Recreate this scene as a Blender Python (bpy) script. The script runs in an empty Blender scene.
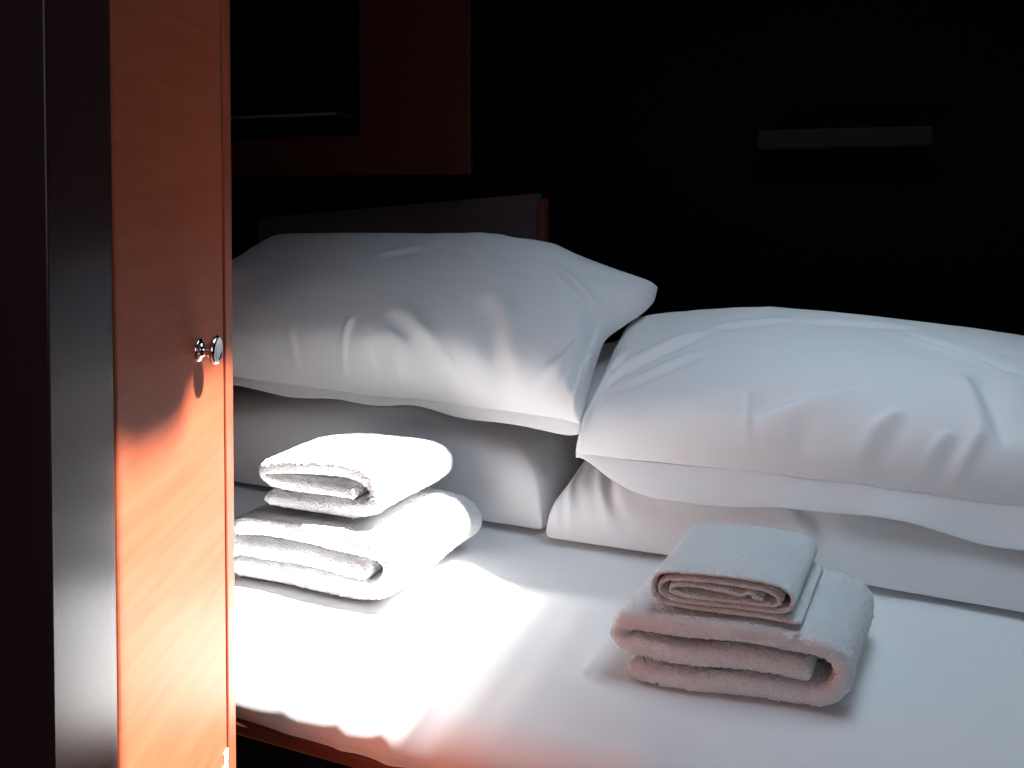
import bpy, bmesh, math, random
import numpy as np
from mathutils import Vector, Matrix, noise
from mathutils.geometry import tessellate_polygon

SC = bpy.context.scene
COL = SC.collection

# ------------------------------------------------------------------ camera
cam_d = bpy.data.cameras.new('camera')
cam = bpy.data.objects.new('camera', cam_d)
COL.objects.link(cam)
cam.location = (0.0, 0.0, 1.25)
cam.rotation_euler = (math.radians(90 - 1.5), 0, 0)
cam_d.sensor_width = 36.0
cam_d.lens = 36.0 * 900 / 1024
cam_d.shift_y = -167.4 / 1024          # the photo is the lower part of a level shot
cam_d.clip_start = 0.02
SC.camera = cam

# ------------------------------------------------------------------ light
SC.view_settings.view_transform = 'Standard'
SC.view_settings.look = 'None'
SC.view_settings.gamma = 1.0
SC.view_settings.exposure = 0.08

w = bpy.data.worlds.new('world')
SC.world = w
w.use_nodes = True
w.node_tree.nodes['Background'].inputs[0].default_value = (0.55, 0.75, 1.0, 1)
w.node_tree.nodes['Background'].inputs[1].default_value = 1.0

SUN = Vector((0.49, 0.0, 0.87)).normalized()      # towards the sun
sl = bpy.data.lights.new('sun', 'SUN')
sl.energy = 30.0
sl.angle = math.radians(1.4)
sl.color = (1.0, 0.98, 0.955)
sun = bpy.data.objects.new('sun', sl)
COL.objects.link(sun)
sun.location = (1.2, 1.1, 3.2)
sun.rotation_euler = SUN.to_track_quat('Z', 'Y').to_euler()

def area(name, loc, target, sx, sy, power, color, spread=180):
    l = bpy.data.lights.new(name, 'AREA')
    l.shape = 'RECTANGLE'
    l.size, l.size_y = sx, sy
    l.energy = power
    l.color = color
    l.spread = math.radians(spread)
    o = bpy.data.objects.new(name, l)
    COL.objects.link(o)
    o.location = loc
    o.rotation_euler = (Vector(target) - Vector(loc)).to_track_quat('-Z', 'Y').to_euler()
    return o

area('hatch_sky', (0.49, 1.12, 1.93), (0.49, 1.12, 0), 0.5, 0.85, 2.7, (0.70, 0.86, 1.0), 120)
area('doorway_daylight', (0.08, -0.95, 1.5), (0.05, 1.5, 0.8), 0.6, 0.9, 4.2, (0.84, 0.92, 1.0))

# ------------------------------------------------------------------ helpers
DV = (0.924, -0.383)      # along the berth's long side
NV = (0.383, 0.924)       # from the berth's front edge to the back wall
def W(s, t, z):
    return Vector((DV[0] * s + NV[0] * t, DV[1] * s + NV[1] * t, z))
YAW = math.atan2(DV[1], DV[0])

def sstep(x):
    x = min(1.0, max(0.0, x))
    return x * x * (3 - 2 * x)

def link(name, me, mat=None, parent=None, smooth=False):
    o = bpy.data.objects.new(name, me)
    COL.objects.link(o)
    if mat:
        me.materials.append(mat)
    if smooth:
        me.polygons.foreach_set('use_smooth', [True] * len(me.polygons))
    if parent:
        o.parent = parent
    return o

def empty(name, loc=(0, 0, 0), rz=0.0):
    o = bpy.data.objects.new(name, None)
    COL.objects.link(o)
    o.empty_display_size = 0.05
    o.location = loc
    o.rotation_euler = (0, 0, rz)
    return o

def tag(o, label=None, cat=None, group=None, kind=None):
    if label: o['label'] = label
    if cat: o['category'] = cat
    if group: o['group'] = group
    if kind: o['kind'] = kind
    return o

def bm_box(bm, lo, hi, bevel=0.0, seg=2):
    vs = [bm.verts.new((x, y, z)) for x in (lo[0], hi[0]) for y in (lo[1], hi[1]) for z in (lo[2], hi[2])]
    fs = [(0, 1, 3, 2), (4, 6, 7, 5), (0, 4, 5, 1), (2, 3, 7, 6), (0, 2, 6, 4), (1, 5, 7, 3)]
    faces = [bm.faces.new([vs[i] for i in f]) for f in fs]
    if bevel:
        es = list({e for f in faces for e in f.edges})
        bmesh.ops.bevel(bm, geom=es, offset=bevel, segments=seg, affect='EDGES', profile=0.5)

def box(name, lo, hi, mat, parent=None, bevel=0.0, xf=None):
    bm = bmesh.new()
    bm_box(bm, lo, hi, bevel)
    bmesh.ops.recalc_face_normals(bm, faces=bm.faces)
    if xf:
        for v in bm.verts:
            v.co = xf(v.co)
    me = bpy.data.meshes.new(name)
    bm.to_mesh(me)
    bm.free()
    return link(name, me, mat, parent)

def mesh_np(name, co, faces, mat, parent=None, smooth=True):
    me = bpy.data.meshes.new(name)
    me.from_pydata([tuple(c) for c in co], [], faces)
    me.update()
    bm = bmesh.new()
    bm.from_mesh(me)
    bmesh.ops.recalc_face_normals(bm, faces=bm.faces)
    bm.to_mesh(me)
    bm.free()
    return link(name, me, mat, parent, smooth)

def tube(name, pts, r, mat, parent=None, n=8):
    """round cord along a polyline"""
    co, fs = [], []
    P = [Vector(p) for p in pts]
    for i, p in enumerate(P):
        tg = (P[min(i + 1, len(P) - 1)] - P[max(i - 1, 0)]).normalized()
        a = tg.orthogonal().normalized() if i == 0 else (a - tg * a.dot(tg)).normalized()
        b = tg.cross(a)
        for k in range(n):
            q = 2 * math.pi * k / n
            co.append(p + (a * math.cos(q) + b * math.sin(q)) * r)
    for i in range(len(P) - 1):
        for k in range(n):
            fs.append((i * n + k, i * n + (k + 1) % n, (i + 1) * n + (k + 1) % n, (i + 1) * n + k))
    fs.append(tuple(range(n)))
    fs.append(tuple(range((len(P) - 1) * n, len(P) * n)))
    return mesh_np(name, co, fs, mat, parent)

# ------------------------------------------------------------------ materials
def new_mat(name, base, rough=0.6, spec=0.5):
    m = bpy.data.materials.new(name)
    m.use_nodes = True
    b = m.node_tree.nodes['Principled BSDF']
    b.inputs['Base Color'].default_value = (*base, 1)
    b.inputs['Roughness'].default_value = rough
    b.inputs['Specular IOR Level'].default_value = spec
    return m, m.node_tree, b

def wood(name, c1, c2, rough=0.35, stretch=(6, 6, 90), tilt=0.0, coat=0.0, bump=0.05, spec=0.5):
    m, nt, b = new_mat(name, c1, rough, spec)
    N, L = nt.nodes, nt.links
    tc = N.new('ShaderNodeTexCoord')
    mp = N.new('ShaderNodeMapping')
    mp.inputs['Rotation'].default_value = (tilt, 0, 0)
    mp.inputs['Scale'].default_value = stretch
    nz = N.new('ShaderNodeTexNoise')
    nz.inputs['Scale'].default_value = 1.0
    nz.inputs['Detail'].default_value = 6
    nz.inputs['Roughness'].default_value = 0.62
    nz.inputs['Distortion'].default_value = 0.6
    rp = N.new('ShaderNodeValToRGB')
    rp.color_ramp.elements[0].position = 0.36
    rp.color_ramp.elements[0].color = (*c2, 1)
    rp.color_ramp.elements[1].position = 0.66
    rp.color_ramp.elements[1].color = (*c1, 1)
    bp = N.new('ShaderNodeBump')
    bp.inputs['Strength'].default_value = bump
    bp.inputs['Distance'].default_value = 0.001
    L.new(tc.outputs['Object'], mp.inputs[0])
    L.new(mp.outputs[0], nz.inputs['Vector'])
    L.new(nz.outputs['Fac'], rp.inputs[0])
    L.new(rp.outputs[0], b.inputs['Base Color'])
    L.new(nz.outputs['Fac'], bp.inputs['Height'])
    L.new(bp.outputs[0], b.inputs['Normal'])
    if coat:
        b.inputs['Coat Weight'].default_value = coat
        b.inputs['Coat Roughness'].default_value = rough * 0.8
    return m

def cloth(name, base, scale=900, bump=0.15, big=0.0, rough=0.9, sheen=0.2, dist=0.0006):
    m, nt, b = new_mat(name, base, rough, 0.2)
    N, L = nt.nodes, nt.links
    tc = N.new('ShaderNodeTexCoord')
    nz = N.new('ShaderNodeTexNoise')
    nz.inputs['Scale'].default_value = scale
    nz.inputs['Detail'].default_value = 2
    bp = N.new('ShaderNodeBump')
    bp.inputs['Strength'].default_value = bump
    bp.inputs['Distance'].default_value = dist
    L.new(tc.outputs['Object'], nz.inputs['Vector'])
    L.new(nz.outputs['Fac'], bp.inputs['Height'])
    last = bp
    if big:
        n2 = N.new('ShaderNodeTexNoise')
        n2.inputs['Scale'].default_value = 14
        n2.inputs['Detail'].default_value = 4
        n2.inputs['Distortion'].default_value = 1.2
        b2 = N.new('ShaderNodeBump')
        b2.inputs['Strength'].default_value = big
        b2.inputs['Distance'].default_value = 0.01
        L.new(tc.outputs['Object'], n2.inputs['Vector'])
        L.new(n2.outputs['Fac'], b2.inputs['Height'])
        L.new(bp.outputs[0], b2.inputs['Normal'])
        last = b2
    L.new(last.outputs[0], b.inputs['Normal'])
    b.inputs['Sheen Weight'].default_value = sheen
    return m

M = {}
M['door'] = wood('orange_veneer', (0.47, 0.112, 0.052), (0.40, 0.086, 0.037), 0.42, (60, 5, 70), 0.12, 0.0, 0.05, 0.14)
M['edge'] = wood('veneer_edge', (0.42, 0.09, 0.04), (0.33, 0.07, 0.03), 0.4, (60, 60, 4))
M['post'] = wood('dark_post_laminate', (0.050, 0.022, 0.022), (0.042, 0.018, 0.019), 0.24, (60, 60, 3), 0, 0.0, 0.02, 0.20)
M['dark'] = wood('shaded_bulkhead', (0.010, 0.004, 0.004), (0.008, 0.003, 0.003), 0.6, (40, 40, 3), 0, 0, 0.02, 0.2)  # shade on the face turned from the light is put into this colour
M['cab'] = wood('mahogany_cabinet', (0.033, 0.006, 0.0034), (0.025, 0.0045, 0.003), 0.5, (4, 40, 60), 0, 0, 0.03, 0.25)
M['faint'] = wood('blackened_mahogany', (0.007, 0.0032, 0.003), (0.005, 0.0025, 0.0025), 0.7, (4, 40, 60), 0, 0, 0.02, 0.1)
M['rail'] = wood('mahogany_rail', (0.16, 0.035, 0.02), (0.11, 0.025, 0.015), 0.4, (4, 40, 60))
M['head'] = wood('dark_headboard', (0.085, 0.060, 0.066), (0.070, 0.050, 0.055), 0.6, (4, 40, 60), 0, 0, 0.02, 0.2)
M['black'] = new_mat('near_black', (0.0012, 0.0009, 0.0010), 0.9, 0.03)[0]  # near-black on the cabin walls and the cabinet's inner panels
M['navy'] = new_mat('dark_recess_panel', (0.006, 0.006, 0.010), 0.8, 0.1)[0]  # near-black blue all over the berth's base panel
M['ceil'] = new_mat('dark_deckhead', (0.03, 0.022, 0.02), 0.8, 0.1)[0]
M['floor'] = wood('teak_floor', (0.20, 0.08, 0.035), (0.14, 0.05, 0.02), 0.5, (4, 50, 60))
M['sheet'] = cloth('white_sheet', (0.86, 0.86, 0.865), 1100, 0.12, 0.04)
M['pillow'] = cloth('white_pillowcase', (0.86, 0.86, 0.87), 1100, 0.10, 0.05)
M['terry'] = cloth('white_terry', (0.83, 0.84, 0.85), 330, 0.9, 0.0, 0.95, 0.35, 0.004)
M['hem'] = cloth('white_hem_tape', (0.74, 0.73, 0.73), 700, 0.3, 0.0, 0.9, 0.1)
M['mattress'] = cloth('mattress_ticking', (0.6, 0.58, 0.55), 400, 0.2)
chrome, _, bb = new_mat('chrome', (0.85, 0.85, 0.86), 0.12)
bb.inputs['Metallic'].default_value = 1.0
M['chrome'] = chrome
M['plate'] = new_mat('pale_metal_plate', (0.62, 0.58, 0.5), 0.4)[0]
M['steelgrey'] = new_mat('grey_shelf_edge', (0.06, 0.06, 0.065), 0.4)[0]
M['frame'] = new_mat('grey_hatch_frame', (0.25, 0.25, 0.26), 0.5)[0]

# ------------------------------------------------------------------ setting
CEIL = 1.95
BED = 0.65

def quad_obj(name, pts, mat):
    me = bpy.data.meshes.new(name)
    me.from_pydata([tuple(p) for p in pts], [], [tuple(range(len(pts)))])
    me.update()
    return tag(link(name, me, mat), kind='structure')

T_BACK = 1.97
box('floor', (-1.9, -1.5, -0.04), (1.9, 3.2, 0.0), M['floor'])['kind'] = 'structure'
xfw = lambda c: W(c.x, c.y, c.z)
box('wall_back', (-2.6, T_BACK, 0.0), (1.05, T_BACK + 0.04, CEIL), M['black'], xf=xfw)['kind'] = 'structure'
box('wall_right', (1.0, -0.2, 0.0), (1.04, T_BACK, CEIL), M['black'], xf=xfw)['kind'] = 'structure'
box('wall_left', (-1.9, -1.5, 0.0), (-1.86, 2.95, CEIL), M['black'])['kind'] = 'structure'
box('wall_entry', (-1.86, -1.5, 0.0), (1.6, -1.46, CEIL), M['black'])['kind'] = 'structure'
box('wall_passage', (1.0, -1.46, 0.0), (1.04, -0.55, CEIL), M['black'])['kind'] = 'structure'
# bulkhead left of the doorway, ending at the post
box('wall_front', (-1.86, 0.552, 0.0), (-0.32, 0.60, CEIL), M['dark'])['kind'] = 'structure'
o = box('trim_1', (-0.335, 0.552, 0.0), (-0.285, 0.6535, CEIL - 0.002), M['post'], bevel=0.0012,
        xf=lambda c: Vector((c.x - 0.055 * (c.y - 0.552), c.y, c.z)))
o['kind'] = 'structure'

# deckhead with the open hatch the sun comes through
beam = [(-0.52, 0.655), (-0.28, 0.655), (-0.113, 1.03), (0.005, 1.36), (-0.05, 1.43), (-0.22, 1.51), (-0.52, 1.57), (-0.525, 0.95),
        (-0.531, 0.845), (-0.522, 0.80), (-0.512, 0.785), (-0.509, 0.75), (-0.512, 0.69)]
k = (CEIL - BED) / SUN.z
hatch = [(x + SUN.x * k, y + SUN.y * k) for x, y in beam]
outer = [(-1.9, -1.5), (1.9, -1.5), (1.9, 3.2), (-1.9, 3.2)]
def ring(name, out, inn, z0, z1, mat):
    polys = [[Vector((x, y, 0)) for x, y in out], [Vector((x, y, 0)) for x, y in inn]]
    tri = tessellate_polygon(polys)
    pts = out + inn
    n = len(pts)
    co = [(x, y, z0) for x, y in pts] + [(x, y, z1) for x, y in pts]
    fs = [tuple(t) for t in tri] + [tuple(i + n for i in t[::-1]) for t in tri]
    for off, loop in ((0, out), (len(out), inn)):
        m_ = len(loop)
        for i in range(m_):
            a, b_ = off + i, off + (i + 1) % m_
            fs.append((a, b_, b_ + n, a + n))
    o = mesh_np(name, co, fs, mat, smooth=False)
    return tag(o, kind='structure')
# added unseen see-through sheets beside the hatch; layers fade the sun patch's edge
fade_m = bpy.data.materials.new('sun_fade_mesh'); fade_m.use_nodes = True
_n, _l = fade_m.node_tree.nodes, fade_m.node_tree.links
_tr = _n.new('ShaderNodeBsdfTransparent'); _mx = _n.new('ShaderNodeMixShader')
_mx.inputs[0].default_value = 0.45
_n['Principled BSDF'].inputs['Base Color'].default_value = (0.2, 0.2, 0.2, 1)
_l.new(_n['Principled BSDF'].outputs[0], _mx.inputs[1]); _l.new(_tr.outputs[0], _mx.inputs[2])
_l.new(_mx.outputs[0], _n['Material Output'].inputs[0])
BL = []
def sun_fade(name, w0, w1, z, cut=0.0):
    a, b_, c_ = hatch[1], hatch[2], hatch[3]
    pts = [(a[0] + w0, a[1] - 0.01), (b_[0] + w0, b_[1]), (c_[0] + w0, c_[1]), (c_[0] + w1, c_[1] - 0.10), (b_[0] + w1, b_[1]), (a[0] + w1, a[1] - 0.01)]
    me = bpy.data.meshes.new(name)
    me.from_pydata([(x, y, z) for x, y in pts], [], [(0, 1, 4, 5), (1, 2, 3, 4)])
    me.update()
    tag(link(name, me, fade_m), kind='structure')
for i_, w_ in enumerate((0.0, 0.0, 0.0, 0.07, 0.13, 0.19, 0.24)):
    sun_fade('trim_%d' % (i_ + 2), w_, 0.31, CEIL + 0.004 + 0.0035 * i_)  # these trim pieces are the added sheets that thin out the sun
hole = list(hatch)
hatch_in = hatch
hatch = [hatch[0], (hatch[1][0] + 0.31, hatch[1][1]), (hatch[2][0] + 0.31, hatch[2][1]), (hatch[3][0] + 0.31, hatch[3][1] - 0.10), hatch[3]] + hatch[4:]
ring('ceiling', outer, hatch, CEIL, CEIL + 0.03, M['ceil'])
cx = sum(p[0] for p in hatch) / len(hatch); cy = sum(p[1] for p in hatch) / len(hatch)
grow = [(cx + (x - cx) * 1.12, cy + (y - cy) * 1.08) for x, y in hatch]
ring('window_1', grow, hatch, CEIL + 0.03, CEIL + 0.045, M['frame'])

# ------------------------------------------------------------------ wardrobe with the orange door
ward = empty('wardrobe', (-0.29, 0.80, 0.0))
tag(ward, 'tall wardrobe with glossy orange wood door beside the berth, left of the pillows', 'wardrobe')
def wp(name, lo, hi, mat, parent=ward, bevel=0.0, base=(-0.29, 0.80, 0.0)):
    return box(name, [lo[i] - base[i] for i in range(3)], [hi[i] - base[i] for i in range(3)], mat, parent, bevel)
wp('carcass', (-0.75, 0.655, 0.02), (-0.312, 0.928, CEIL - 0.004), M['edge'])
wp('stile', (-0.312, 0.9065, 0.02), (-0.2895, 0.930, CEIL - 0.004), M['edge'], bevel=0.0015)
door = wp('door', (-0.3105, 0.6555, 0.03), (-0.290, 0.9025, CEIL - 0.01), M['door'], bevel=0.0025)
tag(door, 'glossy orange wood door')

def lathe(name, prof, mat, parent, loc, n=40):
    """profile (x outwards, radius) spun about the X axis"""
    co, fs = [], []
    for x, r in prof:
        for k_ in range(n):
            a = 2 * math.pi * k_ / n
            co.append((loc[0] + x, loc[1] + r * math.cos(a), loc[2] + r * math.sin(a)))
    for i in range(len(prof) - 1):
        for k_ in range(n):
            fs.append((i * n + k_, i * n + (k_ + 1) % n, (i + 1) * n + (k_ + 1) % n, (i + 1) * n + k_))
    fs.append(tuple(range(n)))
    fs.append(tuple(range((len(prof) - 1) * n, len(prof) * n)))
    return mesh_np(name, co, fs, mat, parent)
KN = (0.0, 0.829 - 0.80, 1.105)
knob = lathe('knob', [(-0.002, 0.0105), (0.001, 0.0110), (0.0025, 0.0100), (0.003, 0.0075), (0.0065, 0.0055), (0.010, 0.0055),
                      (0.0115, 0.0085), (0.0135, 0.0125), (0.0165, 0.0138), (0.0185, 0.0125), (0.0192, 0.0105), (0.0185, 0.0095),
                      (0.0188, 0.004)], M['chrome'], door, KN)
tag(knob, 'small shiny chrome door knob')
# small bright catch at the door's lower right corner
bm = bmesh.new()
bm_box(bm, (-0.0005, 0.076, 0.664), (0.0015, 0.1015, 0.674), 0.0005, 1)
bm_box(bm, (-0.0005, 0.090, 0.671), (0.0015, 0.1015, 0.686), 0.0005, 1)
me = bpy.data.meshes.new('corner_plate'); bm.to_mesh(me); bm.free()
tag(link('corner_plate', me, M['plate'], door), 'bright metal corner plate')

# ------------------------------------------------------------------ back wall fittings
cab = empty('wall_cabinet', W(-1.3, 1.90, 1.29), YAW)
tag(cab, 'dark red wood cabinet with open recess high on the back wall above the left pillows', 'cabinet')
def cb(name, lo, hi, mat, bevel=0.0, parent=None):
    return box(name, (lo[0] + 1.3, lo[1] - 1.90, lo[2] - 1.29), (hi[0] + 1.3, hi[1] - 1.90, hi[2] - 1.29), mat, parent or cab, bevel)
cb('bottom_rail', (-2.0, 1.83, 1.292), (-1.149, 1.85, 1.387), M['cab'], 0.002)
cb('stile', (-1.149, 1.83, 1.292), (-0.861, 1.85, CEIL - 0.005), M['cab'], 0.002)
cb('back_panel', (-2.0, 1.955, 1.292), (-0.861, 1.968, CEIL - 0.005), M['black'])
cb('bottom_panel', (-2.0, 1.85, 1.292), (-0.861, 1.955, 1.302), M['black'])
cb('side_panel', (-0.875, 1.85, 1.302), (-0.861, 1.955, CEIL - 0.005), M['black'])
tag(cb('shelf', (-2.0, 1.865, 1.440), (-1.24, 1.955, 1.447), M['steelgrey']), 'thin grey shelf')

head = empty('headboard', W(-1.12, 1.93, BED), YAW)
tag(head, 'dark plain headboard panel with sloping top behind the left pillows', 'headboard')
def slope_panel(name, s0, s1, h0, h1, t0, t1, mat, parent):
    co = []
    for t in (t0, t1):
        for s, h in ((s0, 0.0), (s1, 0.0), (s1, h1), (s0, h0)):
            co.append((s + 1.12, t - 1.93, h))
    fs = [(0, 1, 2, 3), (7, 6, 5, 4), (0, 4, 5, 1), (1, 5, 6, 2), (2, 6, 7, 3), (3, 7, 4, 0)]
    bm = bmesh.new()
    vs = [bm.verts.new(c) for c in co]
    for f in fs: bm.faces.new([vs[i] for i in f])
    bmesh.ops.bevel(bm, geom=list(bm.edges), offset=0.002, segments=2, affect='EDGES')
    bmesh.ops.recalc_face_normals(bm, faces=bm.faces)
    me = bpy.data.meshes.new(name); bm.to_mesh(me); bm.free()
    return link(name, me, mat, parent)
slope_panel('panel', -1.532, -0.735, 0.534, 0.600, 1.935, 1.955, M['head'], head)
tag(slope_panel('edge_strip', -0.734, -0.718, 0.575, 0.590, 1.925, 1.955, M['rail'], head), 'paler reddish edge strip')

gr = empty('grab_rail', W(-0.08, T_BACK, 1.36), YAW)
tag(gr, 'faint dark red wooden grab rail on the black back wall above the right pillows', 'rail')
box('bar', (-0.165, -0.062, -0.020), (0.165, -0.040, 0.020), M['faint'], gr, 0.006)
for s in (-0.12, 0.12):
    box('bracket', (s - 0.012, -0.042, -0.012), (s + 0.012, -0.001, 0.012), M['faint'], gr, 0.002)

# ------------------------------------------------------------------ berth, mattress, sheet
berth = empty('berth', W(-0.3, 1.4, 0.0), YAW)
tag(berth, 'built-in wooden berth with thin red front rail under the white mattress', 'bed')
def bp_(name, lo, hi, mat, bevel=0.0):
    return box(name, (lo[0] + 0.3, lo[1] - 1.4, lo[2]), (hi[0] + 0.3, hi[1] - 1.4, hi[2]), mat, berth, bevel)
bp_('base_panel', (-1.40, 1.02, 0.0), (0.95, 1.04, 0.574), M['navy'])
bp_('bed_board', (-1.40, 0.906, 0.576), (0.95, 1.965, 0.592), M['cab'])
bp_('front_rail', (-1.05, 0.886, 0.576), (0.95, 0.905, 0.5925), M['rail'], 0.003)

mat_o = empty('mattress', W(-0.3, 1.4, 0.593), YAW)
tag(mat_o, 'flat mattress in a smooth white fitted sheet carrying the towels and pillows', 'mattress')
box('core', (-1.06, -0.46, 0.0), (1.22, 0.52, 0.040), M['mattress'], mat_o, 0.012)

def fold(s, t):
    """sheet relief in metres (up), s,t in berth axes"""
    z = 0.0022 * noise.noise(Vector((s * 5, t * 5, 3.1))) + 0.0011 * noise.noise(Vector((s * 13, t * 13, 7.7)))
    e = sstep((1.10 - t) / 0.22)
    z -= 0.006 * sstep((-0.60 - s) / 0.14) * sstep((1.06 - t) / 0.17)
    for s0, sl_, wd, am in ((-0.515, 0.55, 0.016, 0.010), (-0.47, 0.35, 0.022, -0.008), (-0.575, 0.9, 0.012, 0.007),
                            (-0.40, 0.2, 0.03, 0.006), (-0.66, 0.3, 0.02, 0.004), (-0.22, -0.3, 0.03, 0.004), (0.05, 0.2, 0.03, 0.004)):
        d_ = (s - s0 - sl_ * (t - 0.9)) / wd
        z += am * e * math.exp(-d_ * d_)
    return z
ns, prof = 300, []
R = 0.046
for i in range(110):                                  # back to front, then over the edge and down
    prof.append((1.925 - (1.925 - 0.886 - R) * i / 109, 0.0, 0))
for i in range(1, 13):
    a = math.pi / 2 * i / 12
    prof.append((0.886 + R - R * math.sin(a), -R + R * math.cos(a), a))
for i in range(1, 9):
    prof.append((0.886 + 0.003 * i / 8, -R - (0.0565 - R) * i / 8, math.pi / 2))
co, fs = [], []
for i in range(ns + 1):
    s = -1.40 + 2.33 * i / ns
    for (t, z, a) in prof:
        f = fold(s, t)
        sk = min(1.0, max(0.0, (-z) / 0.05))
        tt = t - math.sin(a) * f * (1 - 0.6 * sk) - 0.004 * noise.noise(Vector((s * 7, 2.2, 0))) * math.sin(a)
        zz = BED + z + math.cos(a) * f
        if a > 1.5: zz += 0.002 * noise.noise(Vector((s * 9, 5, 1))) * sk
        co.append((s + 0.3, tt - 1.4, max(zz, 0.5932) - 0.593))
m_ = len(prof)
for i in range(ns):
    for j in range(m_ - 1):
        fs.append((i * m_ + j, i * m_ + j + 1, (i + 1) * m_ + j + 1, (i + 1) * m_ + j))
sheet = mesh_np('fitted_sheet', co, fs, M['sheet'], mat_o)

# ------------------------------------------------------------------ pillows: two sewn sheets blown up by a short cloth simulation
def pillow_sim(L, D, nx, ny, pressure, frames, seed):
    rnd = random.Random(seed)
    me = bpy.data.meshes.new('pillow_sim')
    bm = bmesh.new()
    top, bot = {}, {}
    for i in range(nx + 1):
        for j in range(ny + 1):
            x = L * (i / nx - .5); y = D * (j / ny - .5)
            edge = i in (0, nx) or j in (0, ny)
            z = rnd.uniform(-.0008, .0008)
            v = bm.verts.new((x, y, z + (0 if edge else .004)))
            top[i, j] = v
            bot[i, j] = v if edge else bm.verts.new((x, y, z - .004))
    for i in range(nx):
        for j in range(ny):
            bm.faces.new((top[i, j], top[i + 1, j], top[i + 1, j + 1], top[i, j + 1]))
            q = (bot[i, j], bot[i, j + 1], bot[i + 1, j + 1], bot[i + 1, j])
            try: bm.faces.new(q)
            except ValueError: pass
    bm.verts.index_update()
    rim = [top[i, 0].index for i in range(nx + 1)]     # the front seam, left to right
    sides = [top[i, j].index for i in (0, nx) for j in range(ny + 1)]
    bm.to_mesh(me); bm.free()
    o = bpy.data.objects.new('pillow_sim', me)
    COL.objects.link(o)
    m = o.modifiers.new('c', 'CLOTH')
    s = m.settings
    s.quality = 5; s.mass = .15
    s.tension_stiffness = 25; s.compression_stiffness = 25; s.shear_stiffness = 8; s.bending_stiffness = .25
    s.use_pressure = True; s.uniform_pressure_force = pressure
    s.effector_weights.gravity = 0; s.air_damping = 4
    m.point_cache.frame_end = frames
    for f in range(1, frames + 1): SC.frame_set(f)
    sm_ = o.modifiers.new('s', 'SMOOTH'); sm_.factor = 0.5; sm_.iterations = 2
    o.modifiers.new('d', 'SUBSURF').levels = 1
    ev = o.evaluated_get(bpy.context.evaluated_depsgraph_get())
    em = ev.to_mesh()
    res = np.array([tuple(v.co) for v in em.vertices])
    faces = [tuple(p.vertices) for p in em.polygons]
    bpy.data.objects.remove(o)
    bpy.data.meshes.remove(me)
    SC.frame_set(1)
    SEAM.append(sides)
    return res, faces, rim

SEAM = []
END = {}
SIM = [pillow_sim(0.77, 0.53, 66, 46, 1.6, 26, 1), pillow_sim(0.77, 0.53, 66, 46, 1.6, 26, 5)]
for res, _, _ in SIM: print('SIM', res.min(0), res.max(0))

def make_pillow(name, sim, L, D, flip, place, wrinkles=()):
    """place(x, y, z, r): local -> (s, t, h); x in [-L/2, L/2], y from the front seam, z signed 0..1 of half thickness"""
    res, faces, rim = SIM[sim]
    P = res.copy()
    if flip: P[:, 0] *= -1
    P[:, 0] *= L / (P[:, 0].max() - P[:, 0].min()); P[:, 0] -= (P[:, 0].max() + P[:, 0].min()) / 2
    P[:, 1] *= D / (P[:, 1].max() - P[:, 1].min()); P[:, 1] -= P[:, 1].min()
    # straighten the pulled-in sides a little
    nx_, ny_ = 66, 46
    hx = L / 2
    seam = [(P[i, 0], P[i, 1]) for i in SEAM[sim]]
    for sg in (-1, 1):
        pts = sorted((y, x) for x, y in seam if x * sg > hx * 0.72)
        ys = [p_[0] for p_ in pts]; xs = [p_[1] for p_ in pts]
        f_ = np.interp(P[:, 1], ys, xs)
        k2 = 1 + (sg * hx / f_ - 1) * 0.85
        P[:, 0] = np.where(P[:, 0] * sg > 0, P[:, 0] * k2, P[:, 0])
    zt, zb = P[:, 2].max(), -P[:, 2].min()
    co = []
    for x, y, z in P:
        zz = z / zt if z > 0 else z / zb
        dz = 0.0
        if zz > 0.02:
            for x0, y0, x1, y1, wd, am in wrinkles:
                ax, ay = x1 - x0, y1 - y0
                ll = math.hypot(ax, ay)
                q = ((x - x0) * ax + (y - y0) * ay) / (ll * ll)
                d_ = ((x - x0) * ay - (y - y0) * ax) / ll
                if -0.2 < q < 1.2:
                    env = sstep((q + 0.2) / 0.35) * sstep((1.2 - q) / 0.35)
                    dz += 1.45 * am * env * (math.exp(-(d_ / wd) ** 2) - 0.5 * math.exp(-((d_ - 1.5 * wd) / wd) ** 2))
        s, t, h = place(x, y, zz, dz)
        co.append(W(s, t, BED + h))
    c = W(*place(0, D / 2, 0, 0)[:2], BED)
    root = empty(name, c, 0)
    body = mesh_np('pillow_body', [v - c for v in co], faces, M['pillow'], root)
    sb = body.modifiers.new('subdivision', 'SUBSURF'); sb.levels = 0; sb.render_levels = 1
    rimp = [co[i] - c for i in rim]
    n_s = len(SEAM[sim]) // 2
    ends = [[co[i] - c for i in SEAM[sim][:n_s]], [co[i] - c for i in SEAM[sim][n_s:]]]
    END[id(root)] = min(ends, key=lambda e: sum(v.x for v in e))
    if flip: rimp = rimp[::-1]
    return root, rimp

def endmap(e, a, k):
    """distance from a pillow's end: squeeze the first a metres to k*a, catching up over the next 2a"""
    if e < a: return e * k
    if e < 3 * a: return k * a + (e - a) * (3 - k) / 2
    return e
def blunt(z, p):
    return (abs(z) ** p) * (1 if z > 0 else -1)

# lower left
def pl_ll(x, y, z, dz):
    s = -0.960 + 0.415 - endmap(0.415 - x, 0.07, 0.75)
    zz = blunt(z, 0.55)
    h = 0.016 + (zz * 0.190 if z > 0 else zz * 0.012) + dz
    return s, 1.450 + y, h
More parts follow.
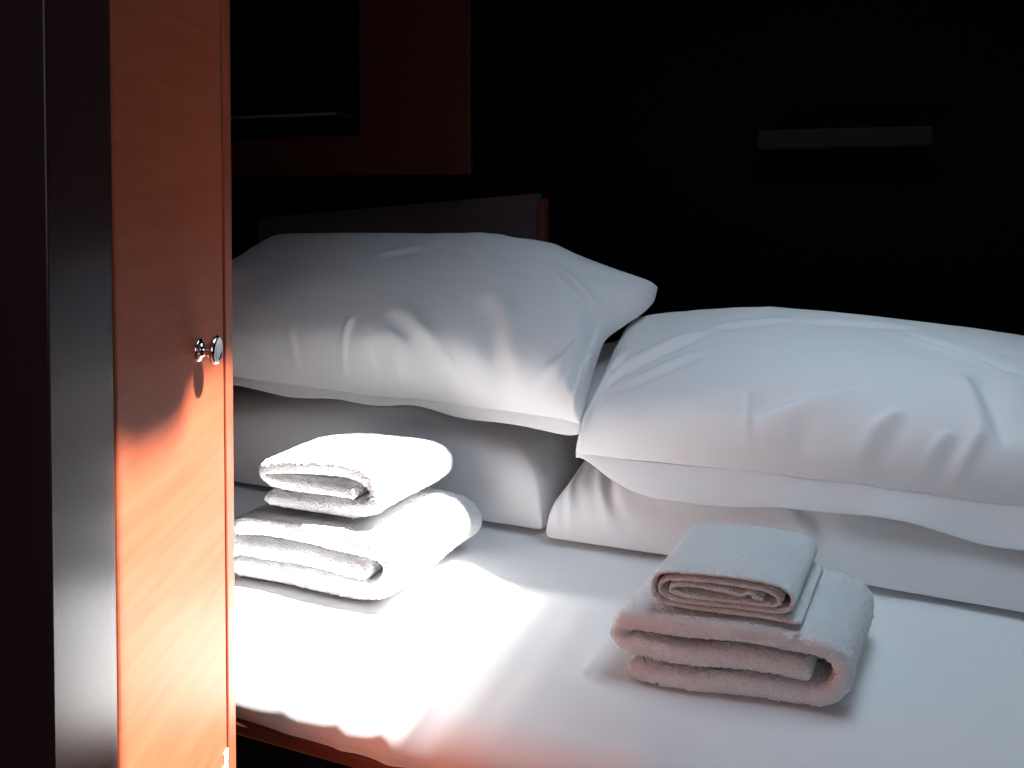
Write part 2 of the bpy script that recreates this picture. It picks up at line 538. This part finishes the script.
# lower right: gathered at its left end
def pl_lr(x, y, z, dz):
    s = -0.128 - 0.40 + endmap(x + 0.40, 0.07, 0.7)
    zz = blunt(z, 0.52)
    hmax = 0.138 - 0.01 * x
    g = sstep((-0.16 - x) / 0.16) * sstep((0.20 - y) / 0.1)
    q = x + 0.06 * zz + 0.012 * noise.noise(Vector((x * 20, zz * 3, 1)))
    ga = 0.009 * g * (math.sin(q * 190) * 0.6 + math.sin(q * 117 + 1) * 0.7) * max(0, zz)
    h = 0.016 + (zz * hmax if z > 0 else zz * 0.012) + dz
    return s, 1.418 + y - ga, h + ga * 0.4
TH_L = math.radians(34)
def pl_ul(x, y, z, dz):
    s = -0.932 + (x if abs(x) < 0.15 else (0.45 - endmap(0.45 - x, 0.08, 0.5 + 0.5 * sstep((y - 0.12) / 0.2))) if x > 0 else (endmap(x + 0.45, 0.09, 0.4) - 0.45))
    zz = blunt(z, 0.78)
    cx_, sx_ = math.cos(TH_L), math.sin(TH_L)
    n = (zz * 0.135 if z > 0 else zz * 0.004) + dz
    near = sstep((x + 0.02) / 0.40)
    ear = sstep((x - 0.33) / 0.11) * sstep((y - 0.22) / 0.20)
    s += near * -0.06 * y + 0.075 * ear
    h0 = 0.204 - 0.018 * (x / 0.42)
    h = h0 + y * sx_ + n * cx_ + 0.016 * near - 0.05 * sstep((x - 0.30) / 0.15) * sstep((y - 0.10) / 0.33)
    return s, 1.470 + y * cx_ - n * sx_ * 0.7, h
TH_R = math.radians(17)
def pl_ur(x, y, z, dz):
    s = -0.068 - 0.41 + endmap(x + 0.41, 0.08, 0.7)
    zz = blunt(z, 0.64)
    cx_, sx_ = math.cos(TH_R), math.sin(TH_R)
    n = (zz * 0.125 if z > 0 else zz * 0.004) + dz
    near = sstep((0.0 - x) / 0.40)
    s += near * -0.06 * y
    h0 = 0.155 - 0.005 * (x / 0.4)
    return s, 1.432 + y * cx_ - n * sx_ * 0.7, h0 + y * sx_ + n * cx_

p1, _ = make_pillow('pillow', 0, 0.83, 0.46, False, pl_ll)
tag(p1, 'lower white pillow of the left stack, lying flat behind the bright folded towels', 'pillow', 'pillows along the back of the berth')
p2, _ = make_pillow('pillow', 1, 0.80, 0.46, False, pl_lr)
tag(p2, 'lower white pillow of the right stack, gathered end, behind the small rolled towel', 'pillow', 'pillows along the back of the berth')
p3, rim3 = make_pillow('pillow', 0, 0.90, 0.45, False, pl_ul, [
    (-0.026, 0.01, -0.03, 0.09, 0.006, 0.006), (0.05, 0.015, 0.01, 0.06, 0.007, 0.005), (0.18, 0.015, 0.065, 0.10, 0.016, -0.009),
    (0.28, 0.02, 0.24, 0.16, 0.018, -0.010), (0.425, 0.06, 0.43, 0.25, 0.013, -0.012), (0.35, 0.31, 0.425, 0.26, 0.014, 0.008),
    (0.35, 0.03, 0.43, 0.15, 0.010, 0.008), (0.43, 0.01, 0.443, 0.13, 0.008, 0.008), (-0.32, 0.07, -0.20, 0.02, 0.010, 0.007),
    (0.10, 0.01, 0.08, 0.05, 0.006, 0.005), (0.22, 0.005, 0.20, 0.04, 0.006, 0.005), (-0.13, 0.01, -0.16, 0.06, 0.008, 0.005),
    (-0.05, 0.28, 0.02, 0.31, 0.010, 0.004)])
tag(p3, 'puffy white pillow on top of the left stack, in front of the headboard', 'pillow', 'pillows along the back of the berth')
p4, rim4 = make_pillow('pillow', 0, 0.82, 0.47, True, pl_ur, [
    (-0.36, 0.12, -0.24, 0.26, 0.010, 0.008), (-0.40, 0.03, -0.35, 0.20, 0.010, 0.008), (-0.31, 0.10, -0.22, 0.19, 0.008, 0.005),
    (-0.13, 0.05, 0.02, 0.11, 0.016, -0.010), (-0.13, 0.0, -0.13, 0.07, 0.006, 0.005), (0.03, 0.01, 0.09, 0.06, 0.010, 0.007),
    (0.12, 0.29, 0.25, 0.20, 0.009, -0.008), (0.21, 0.16, 0.23, 0.05, 0.016, -0.012), (0.12, 0.01, 0.16, 0.04, 0.007, 0.007),
    (0.17, 0.01, 0.20, 0.045, 0.007, 0.006), (-0.05, 0.33, 0.10, 0.34, 0.010, 0.004), (-0.20, 0.30, -0.10, 0.33, 0.009, 0.004)])
tag(p4, 'wide white pillow with stitched hem on top of the right stack', 'pillow', 'pillows along the back of the berth')

# flat stitched border hanging from the front seam of the right top pillow
def smooth_line(pts, it=6):
    P = [Vector(p) for p in pts]
    for _ in range(it):
        P = [P[0]] + [(P[i - 1] + P[i] * 2 + P[i + 1]) / 4 for i in range(1, len(P) - 1)] + [P[-1]]
    return P
def border(name, rim, width, droop, parent, mat, flare=1.0, inset=0.0):
    L_ = smooth_line(rim)
    nn = Vector((NV[0], NV[1], 0))
    n = len(L_)
    co, fs, edge = [], [], []
    rows = 9
    for sgn in (0.0012, -0.0012):
        for i, p in enumerate(L_):
            q = i / (n - 1)
            wd = width * sstep(q / 0.22 + 0.02) * (0.9 + 0.15 * math.sin(q * 9))
            for j in range(rows):
                v = j / (rows - 1)
                wav = 0.0035 * v * math.sin(q * 31 + 1) + 0.004 * v * math.sin(q * 13)
                c_ = p - nn * (wd * v * math.cos(droop) - 0.004 + wav * 0.6) + Vector((0, 0, sgn - wd * v * math.sin(droop) - 0.010 * v * v + wav))
                co.append(c_)
    tot = n * rows
    for i in range(n - 1):
        for j in range(rows - 1):
            a = i * rows + j
            fs.append((a, a + 1, a + rows + 1, a + rows))
            b_ = a + tot
            fs.append((b_, b_ + rows, b_ + rows + 1, b_ + 1))
        a = i * rows + rows - 1
        fs.append((a, a + tot, a + tot + rows, a + rows))
        a = i * rows
        fs.append((a, a + rows, a + tot + rows, a + tot))
    for i in (0, n - 1):
        for j in range(rows - 1):
            a = i * rows + j
            fs.append((a, a + tot, a + tot + 1, a + 1))
    o = mesh_np(name, co, fs, mat, parent)
    return o, [co[i * rows] for i in range(n)]
hem, hl = border('pillowcase_border', rim4, 0.052, math.radians(64), p4, M['pillow'])
tube('stitched_seam', [v + Vector((0, 0, 0.003)) for v in hl], 0.0016, M['hem'], hem, 6)
hem3, hl3 = border('pillowcase_border', rim3, 0.012, math.radians(50), p3, M['pillow'])

# loose open end of the right top pillow's case, tucked under the left pillow
L_ = smooth_line(END[id(p4)][9:-1])
co, fs = [], []
for sgn in (0.0010, -0.0010):
    for i, p in enumerate(L_):
        q = i / (len(L_) - 1)
        wd = 0.10 * sstep(q / 0.2 + 0.2) * sstep((1 - q) / 0.2 + 0.2)
        for j in range(7):
            v = j / 6
            co.append(p + Vector((DV[0], DV[1], 0)) * (0.004 - wd * v) + Vector((0, 0, sgn - 0.25 * wd * v + 0.006 * v * math.sin(q * 24))))
n_ = len(L_)
for i in range(n_ - 1):
    for j in range(6):
        a = i * 7 + j
        fs.append((a, a + 1, a + 8, a + 7)); b_ = a + n_ * 7
        fs.append((b_, b_ + 7, b_ + 8, b_ + 1))
    for j in (0, 6):
        a = i * 7 + j
        fs.append((a, a + 7, a + 7 + n_ * 7, a + n_ * 7))
tag(mesh_np('pillowcase_flap', co, fs, M['pillow'], p4), 'loose flat end of the pillowcase')

# ------------------------------------------------------------------ towels: one thick strip folded along a path, pulled out along its width
def catmull(P, step):
    P = [np.array(p, float) for p in P]
    Q = [2 * P[0] - P[1]] + P + [2 * P[-1] - P[-2]]
    out = []
    for i in range(1, len(Q) - 2):
        for k_ in range(24):
            t = k_ / 24
            out.append(0.5 * ((2 * Q[i]) + (-Q[i - 1] + Q[i + 1]) * t + (2 * Q[i - 1] - 5 * Q[i] + 4 * Q[i + 1] - Q[i + 2]) * t * t
                              + (-Q[i - 1] + 3 * Q[i] - 3 * Q[i + 1] + Q[i + 2]) * t ** 3))
    out.append(P[-1])
    A = np.array(out)
    d = np.concatenate([[0], np.cumsum(np.linalg.norm(np.diff(A, axis=0), axis=1))])
    n = max(8, int(d[-1] / step))
    u = np.linspace(0, d[-1], n)
    return np.stack([np.interp(u, d, A[:, 0]), np.interp(u, d, A[:, 1])], 1)

def fold_towel(name, path, th, depth, mat, parent, warp, step=0.0028, fuzz=0.0007, seed=0):
    """path in (u, w); the strip runs back by depth; warp(u, v, w) -> parent-local point"""
    rs = np.random.RandomState(seed)
    C = catmull(path, step)
    T = np.gradient(C, axis=0); T /= np.linalg.norm(T, axis=1)[:, None]
    Nn = np.stack([-T[:, 1], T[:, 0]], 1)
    n = len(C)
    thv = np.full(n, th / 2)
    thv[:3] *= np.array([0.45, 0.8, 0.95]); thv[-3:] *= np.array([0.95, 0.8, 0.45])
    nv = max(12, int(depth / step))
    loopN = 2 * n
    co = []
    for k_ in range(nv + 1):
        v = depth * k_ / nv
        e = min(k_, nv - k_)
        sh = (0.35, 0.72, 0.9, 0.97)[e] if e < 4 else 1.0
        A = C + Nn * (thv * sh)[:, None]
        B = C - Nn * (thv * sh)[:, None]
        A = A + Nn * rs.normal(0, fuzz, (n, 1)); B = B - Nn * rs.normal(0, fuzz, (n, 1))
        for u, w_ in np.concatenate([A, B[::-1]]):
            dv = rs.normal(0, fuzz)
            co.append(warp(u, v + (dv if e < 3 else 0), w_))
    fs = []
    for k_ in range(nv):
        a0, b0 = k_ * loopN, (k_ + 1) * loopN
        for i in range(loopN):
            j = (i + 1) % loopN
            fs.append((a0 + i, a0 + j, b0 + j, b0 + i))
    for base in (0, nv * loopN):
        for i in range(n - 1):
            fs.append((base + i, base + i + 1, base + loopN - 2 - i, base + loopN - 1 - i))
    return mesh_np(name, co, fs, mat, parent)

def unproj(px, py, z):
    """pixel to the point at height z: used to read positions off the photograph"""
    dx, dz = (px - 512) / 900.0, -(py - 216.6) / 900.0
    a = math.radians(-1.5)
    y = math.cos(a) - dz * math.sin(a)
    zz = math.sin(a) + dz * math.cos(a)
    k_ = (z - 1.25) / zz
    return Vector((dx * k_, y * k_, z))

def towel_frame(FL, FR, z):
    ax = (FR - FL); ax.z = 0
    ln = ax.length
    ang = math.atan2(ax.y, ax.x)
    return FL, ang, ln

# big bath towel of the right pair
FL, FR = Vector((0.124, 1.094, BED + 0.004)), Vector((0.394, 1.003, BED + 0.004))
o_, ang, Wd = towel_frame(FL, FR, BED)
big = empty('bath_towel', FL, ang)
tag(big, 'large white towel folded in thirds, lower of the two at right', 'towel', None)
def w_big(u, v, w_):
    u2 = 0.935 * u + 0.010 * v / 0.25 + 0.003 * noise.noise(Vector((w_ * 30, v * 9, 1)))
    rr = 1.0 - 0.06 * sstep((v - 0.18) / 0.07)
    z = w_ * rr + 0.003 * noise.noise(Vector((u * 9, v * 9, 4)))
    vv = v + 0.010 * noise.noise(Vector((u * 6, w_ * 20, 9))) + 0.05 * (w_ - 0.03)
    return Vector((u2 + 0.12 * vv, vv, max(0.0, z)))
a_ = 0.0
path_big = [(0.020, 0.0125), (0.08, 0.0120), (0.16, 0.0120), (0.235, 0.0120), (0.268, 0.018), (0.283, 0.038), (0.281, 0.058),
            (0.262, 0.071), (0.22, 0.074), (0.15, 0.0745), (0.08, 0.074), (0.035, 0.072), (0.014, 0.066), (0.007, 0.056), (0.011, 0.046),
            (0.026, 0.043), (0.08, 0.042), (0.15, 0.042), (0.20, 0.042), (0.247, 0.040)]
fold_towel('towel_body', path_big, 0.0245, 0.215, M['terry'], big, w_big, fuzz=0.0010, seed=1)

small = empty('hand_towel', FL, ang)
tag(small, 'small white towel with its spiral end showing, upper of the two at right', 'towel', None)
SO = (0.043, 0.010, 0.093)
def w_small(u, v, w_):
    z = SO[2] + w_ * (1 - 0.06 * sstep((v - 0.12) / 0.06)) + 0.0015 * noise.noise(Vector((u * 12, v * 12, 4)))
    vv = v + 0.15 * w_ * 0 + 0.003 * noise.noise(Vector((u * 9, w_ * 60, 2)))
    return Vector((SO[0] + u * 0.97 + 0.14 * vv * 1.0 + 0.0, SO[1] + vv, z))
path_small = [(0.183, 0.0025), (0.14, 0.0025), (0.08, 0.0025), (0.03, 0.0035), (0.010, 0.008), (0.003, 0.022), (0.010, 0.037), (0.03, 0.0435),
              (0.08, 0.0455), (0.13, 0.0445), (0.160, 0.041), (0.172, 0.031), (0.170, 0.018), (0.155, 0.011), (0.11, 0.0095), (0.06, 0.0095),
              (0.028, 0.011), (0.014, 0.017), (0.014, 0.027), (0.028, 0.034), (0.07, 0.0375), (0.11, 0.036), (0.140, 0.0345), (0.155, 0.029),
              (0.157, 0.022), (0.145, 0.0175), (0.10, 0.0165), (0.055, 0.0165), (0.032, 0.018), (0.026, 0.0225), (0.034, 0.0275), (0.06, 0.0295),
              (0.095, 0.028), (0.112, 0.025), (0.122, 0.029), (0.130, 0.024), (0.138, 0.023)]
fold_towel('towel_body', path_small, 0.0058, 0.185, M['terry'], small, w_small, step=0.0022, fuzz=0.0004, seed=2)

# bright pair at the left
FL2, FR2 = Vector((-0.445, 1.385, BED + 0.004)), Vector((-0.175, 1.275, BED + 0.004))
o_, ang2, Wd2 = towel_frame(FL2, FR2, BED)
big2 = empty('bath_towel', FL2, ang2)
tag(big2, 'large white towel glowing in the sun, lower of the two beside the orange door', 'towel', None)
def w_big2(u, v, w_):
    u2 = 1.06 * u + 0.006 * noise.noise(Vector((w_ * 30, v * 8, 11)))
    z = w_ * (1.0 - 0.12 * sstep((v - 0.17) / 0.1)) + 0.005 * noise.noise(Vector((u * 8, v * 8, 14))) * sstep(w_ / 0.03)
    vv = v + 0.012 * noise.noise(Vector((u * 6, w_ * 20, 19)))
    return Vector((u2 + 0.05 * vv, vv, max(0.0, z)))
path_b2 = [(0.012, 0.0165), (0.08, 0.0160), (0.16, 0.0160), (0.225, 0.0165), (0.262, 0.026), (0.278, 0.050), (0.272, 0.072),
           (0.245, 0.083), (0.20, 0.0845), (0.14, 0.0845), (0.08, 0.084), (0.035, 0.081), (0.012, 0.073), (0.010, 0.060),
           (0.030, 0.051), (0.08, 0.0495), (0.15, 0.0495), (0.240, 0.0490)]
fold_towel('towel_body', path_b2, 0.0315, 0.26, M['terry'], big2, w_big2, seed=3)
small2 = empty('hand_towel', FL2, ang2)
tag(small2, 'smaller white folded towel in direct sun, upper of the two beside the orange door', 'towel', None)
def w_small2(u, v, w_):
    z = 0.109 + w_ * (1 - 0.15 * sstep((v - 0.12) / 0.08)) + 0.004 * noise.noise(Vector((u * 10, v * 10, 24))) * sstep(w_ / 0.02)
    vv = v + 0.010 * noise.noise(Vector((u * 7, w_ * 25, 29)))
    return Vector((0.045 + 1.05 * u + 0.05 * vv, 0.025 + vv, z))
path_s2 = [(0.010, 0.0135), (0.06, 0.0130), (0.12, 0.0130), (0.162, 0.014), (0.192, 0.025), (0.198, 0.043), (0.186, 0.059),
           (0.155, 0.067), (0.11, 0.0695), (0.06, 0.069), (0.026, 0.065), (0.010, 0.056), (0.013, 0.046), (0.034, 0.041), (0.10, 0.0405), (0.166, 0.040)]
fold_towel('towel_body', path_s2, 0.0262, 0.22, M['terry'], small2, w_small2, seed=4)
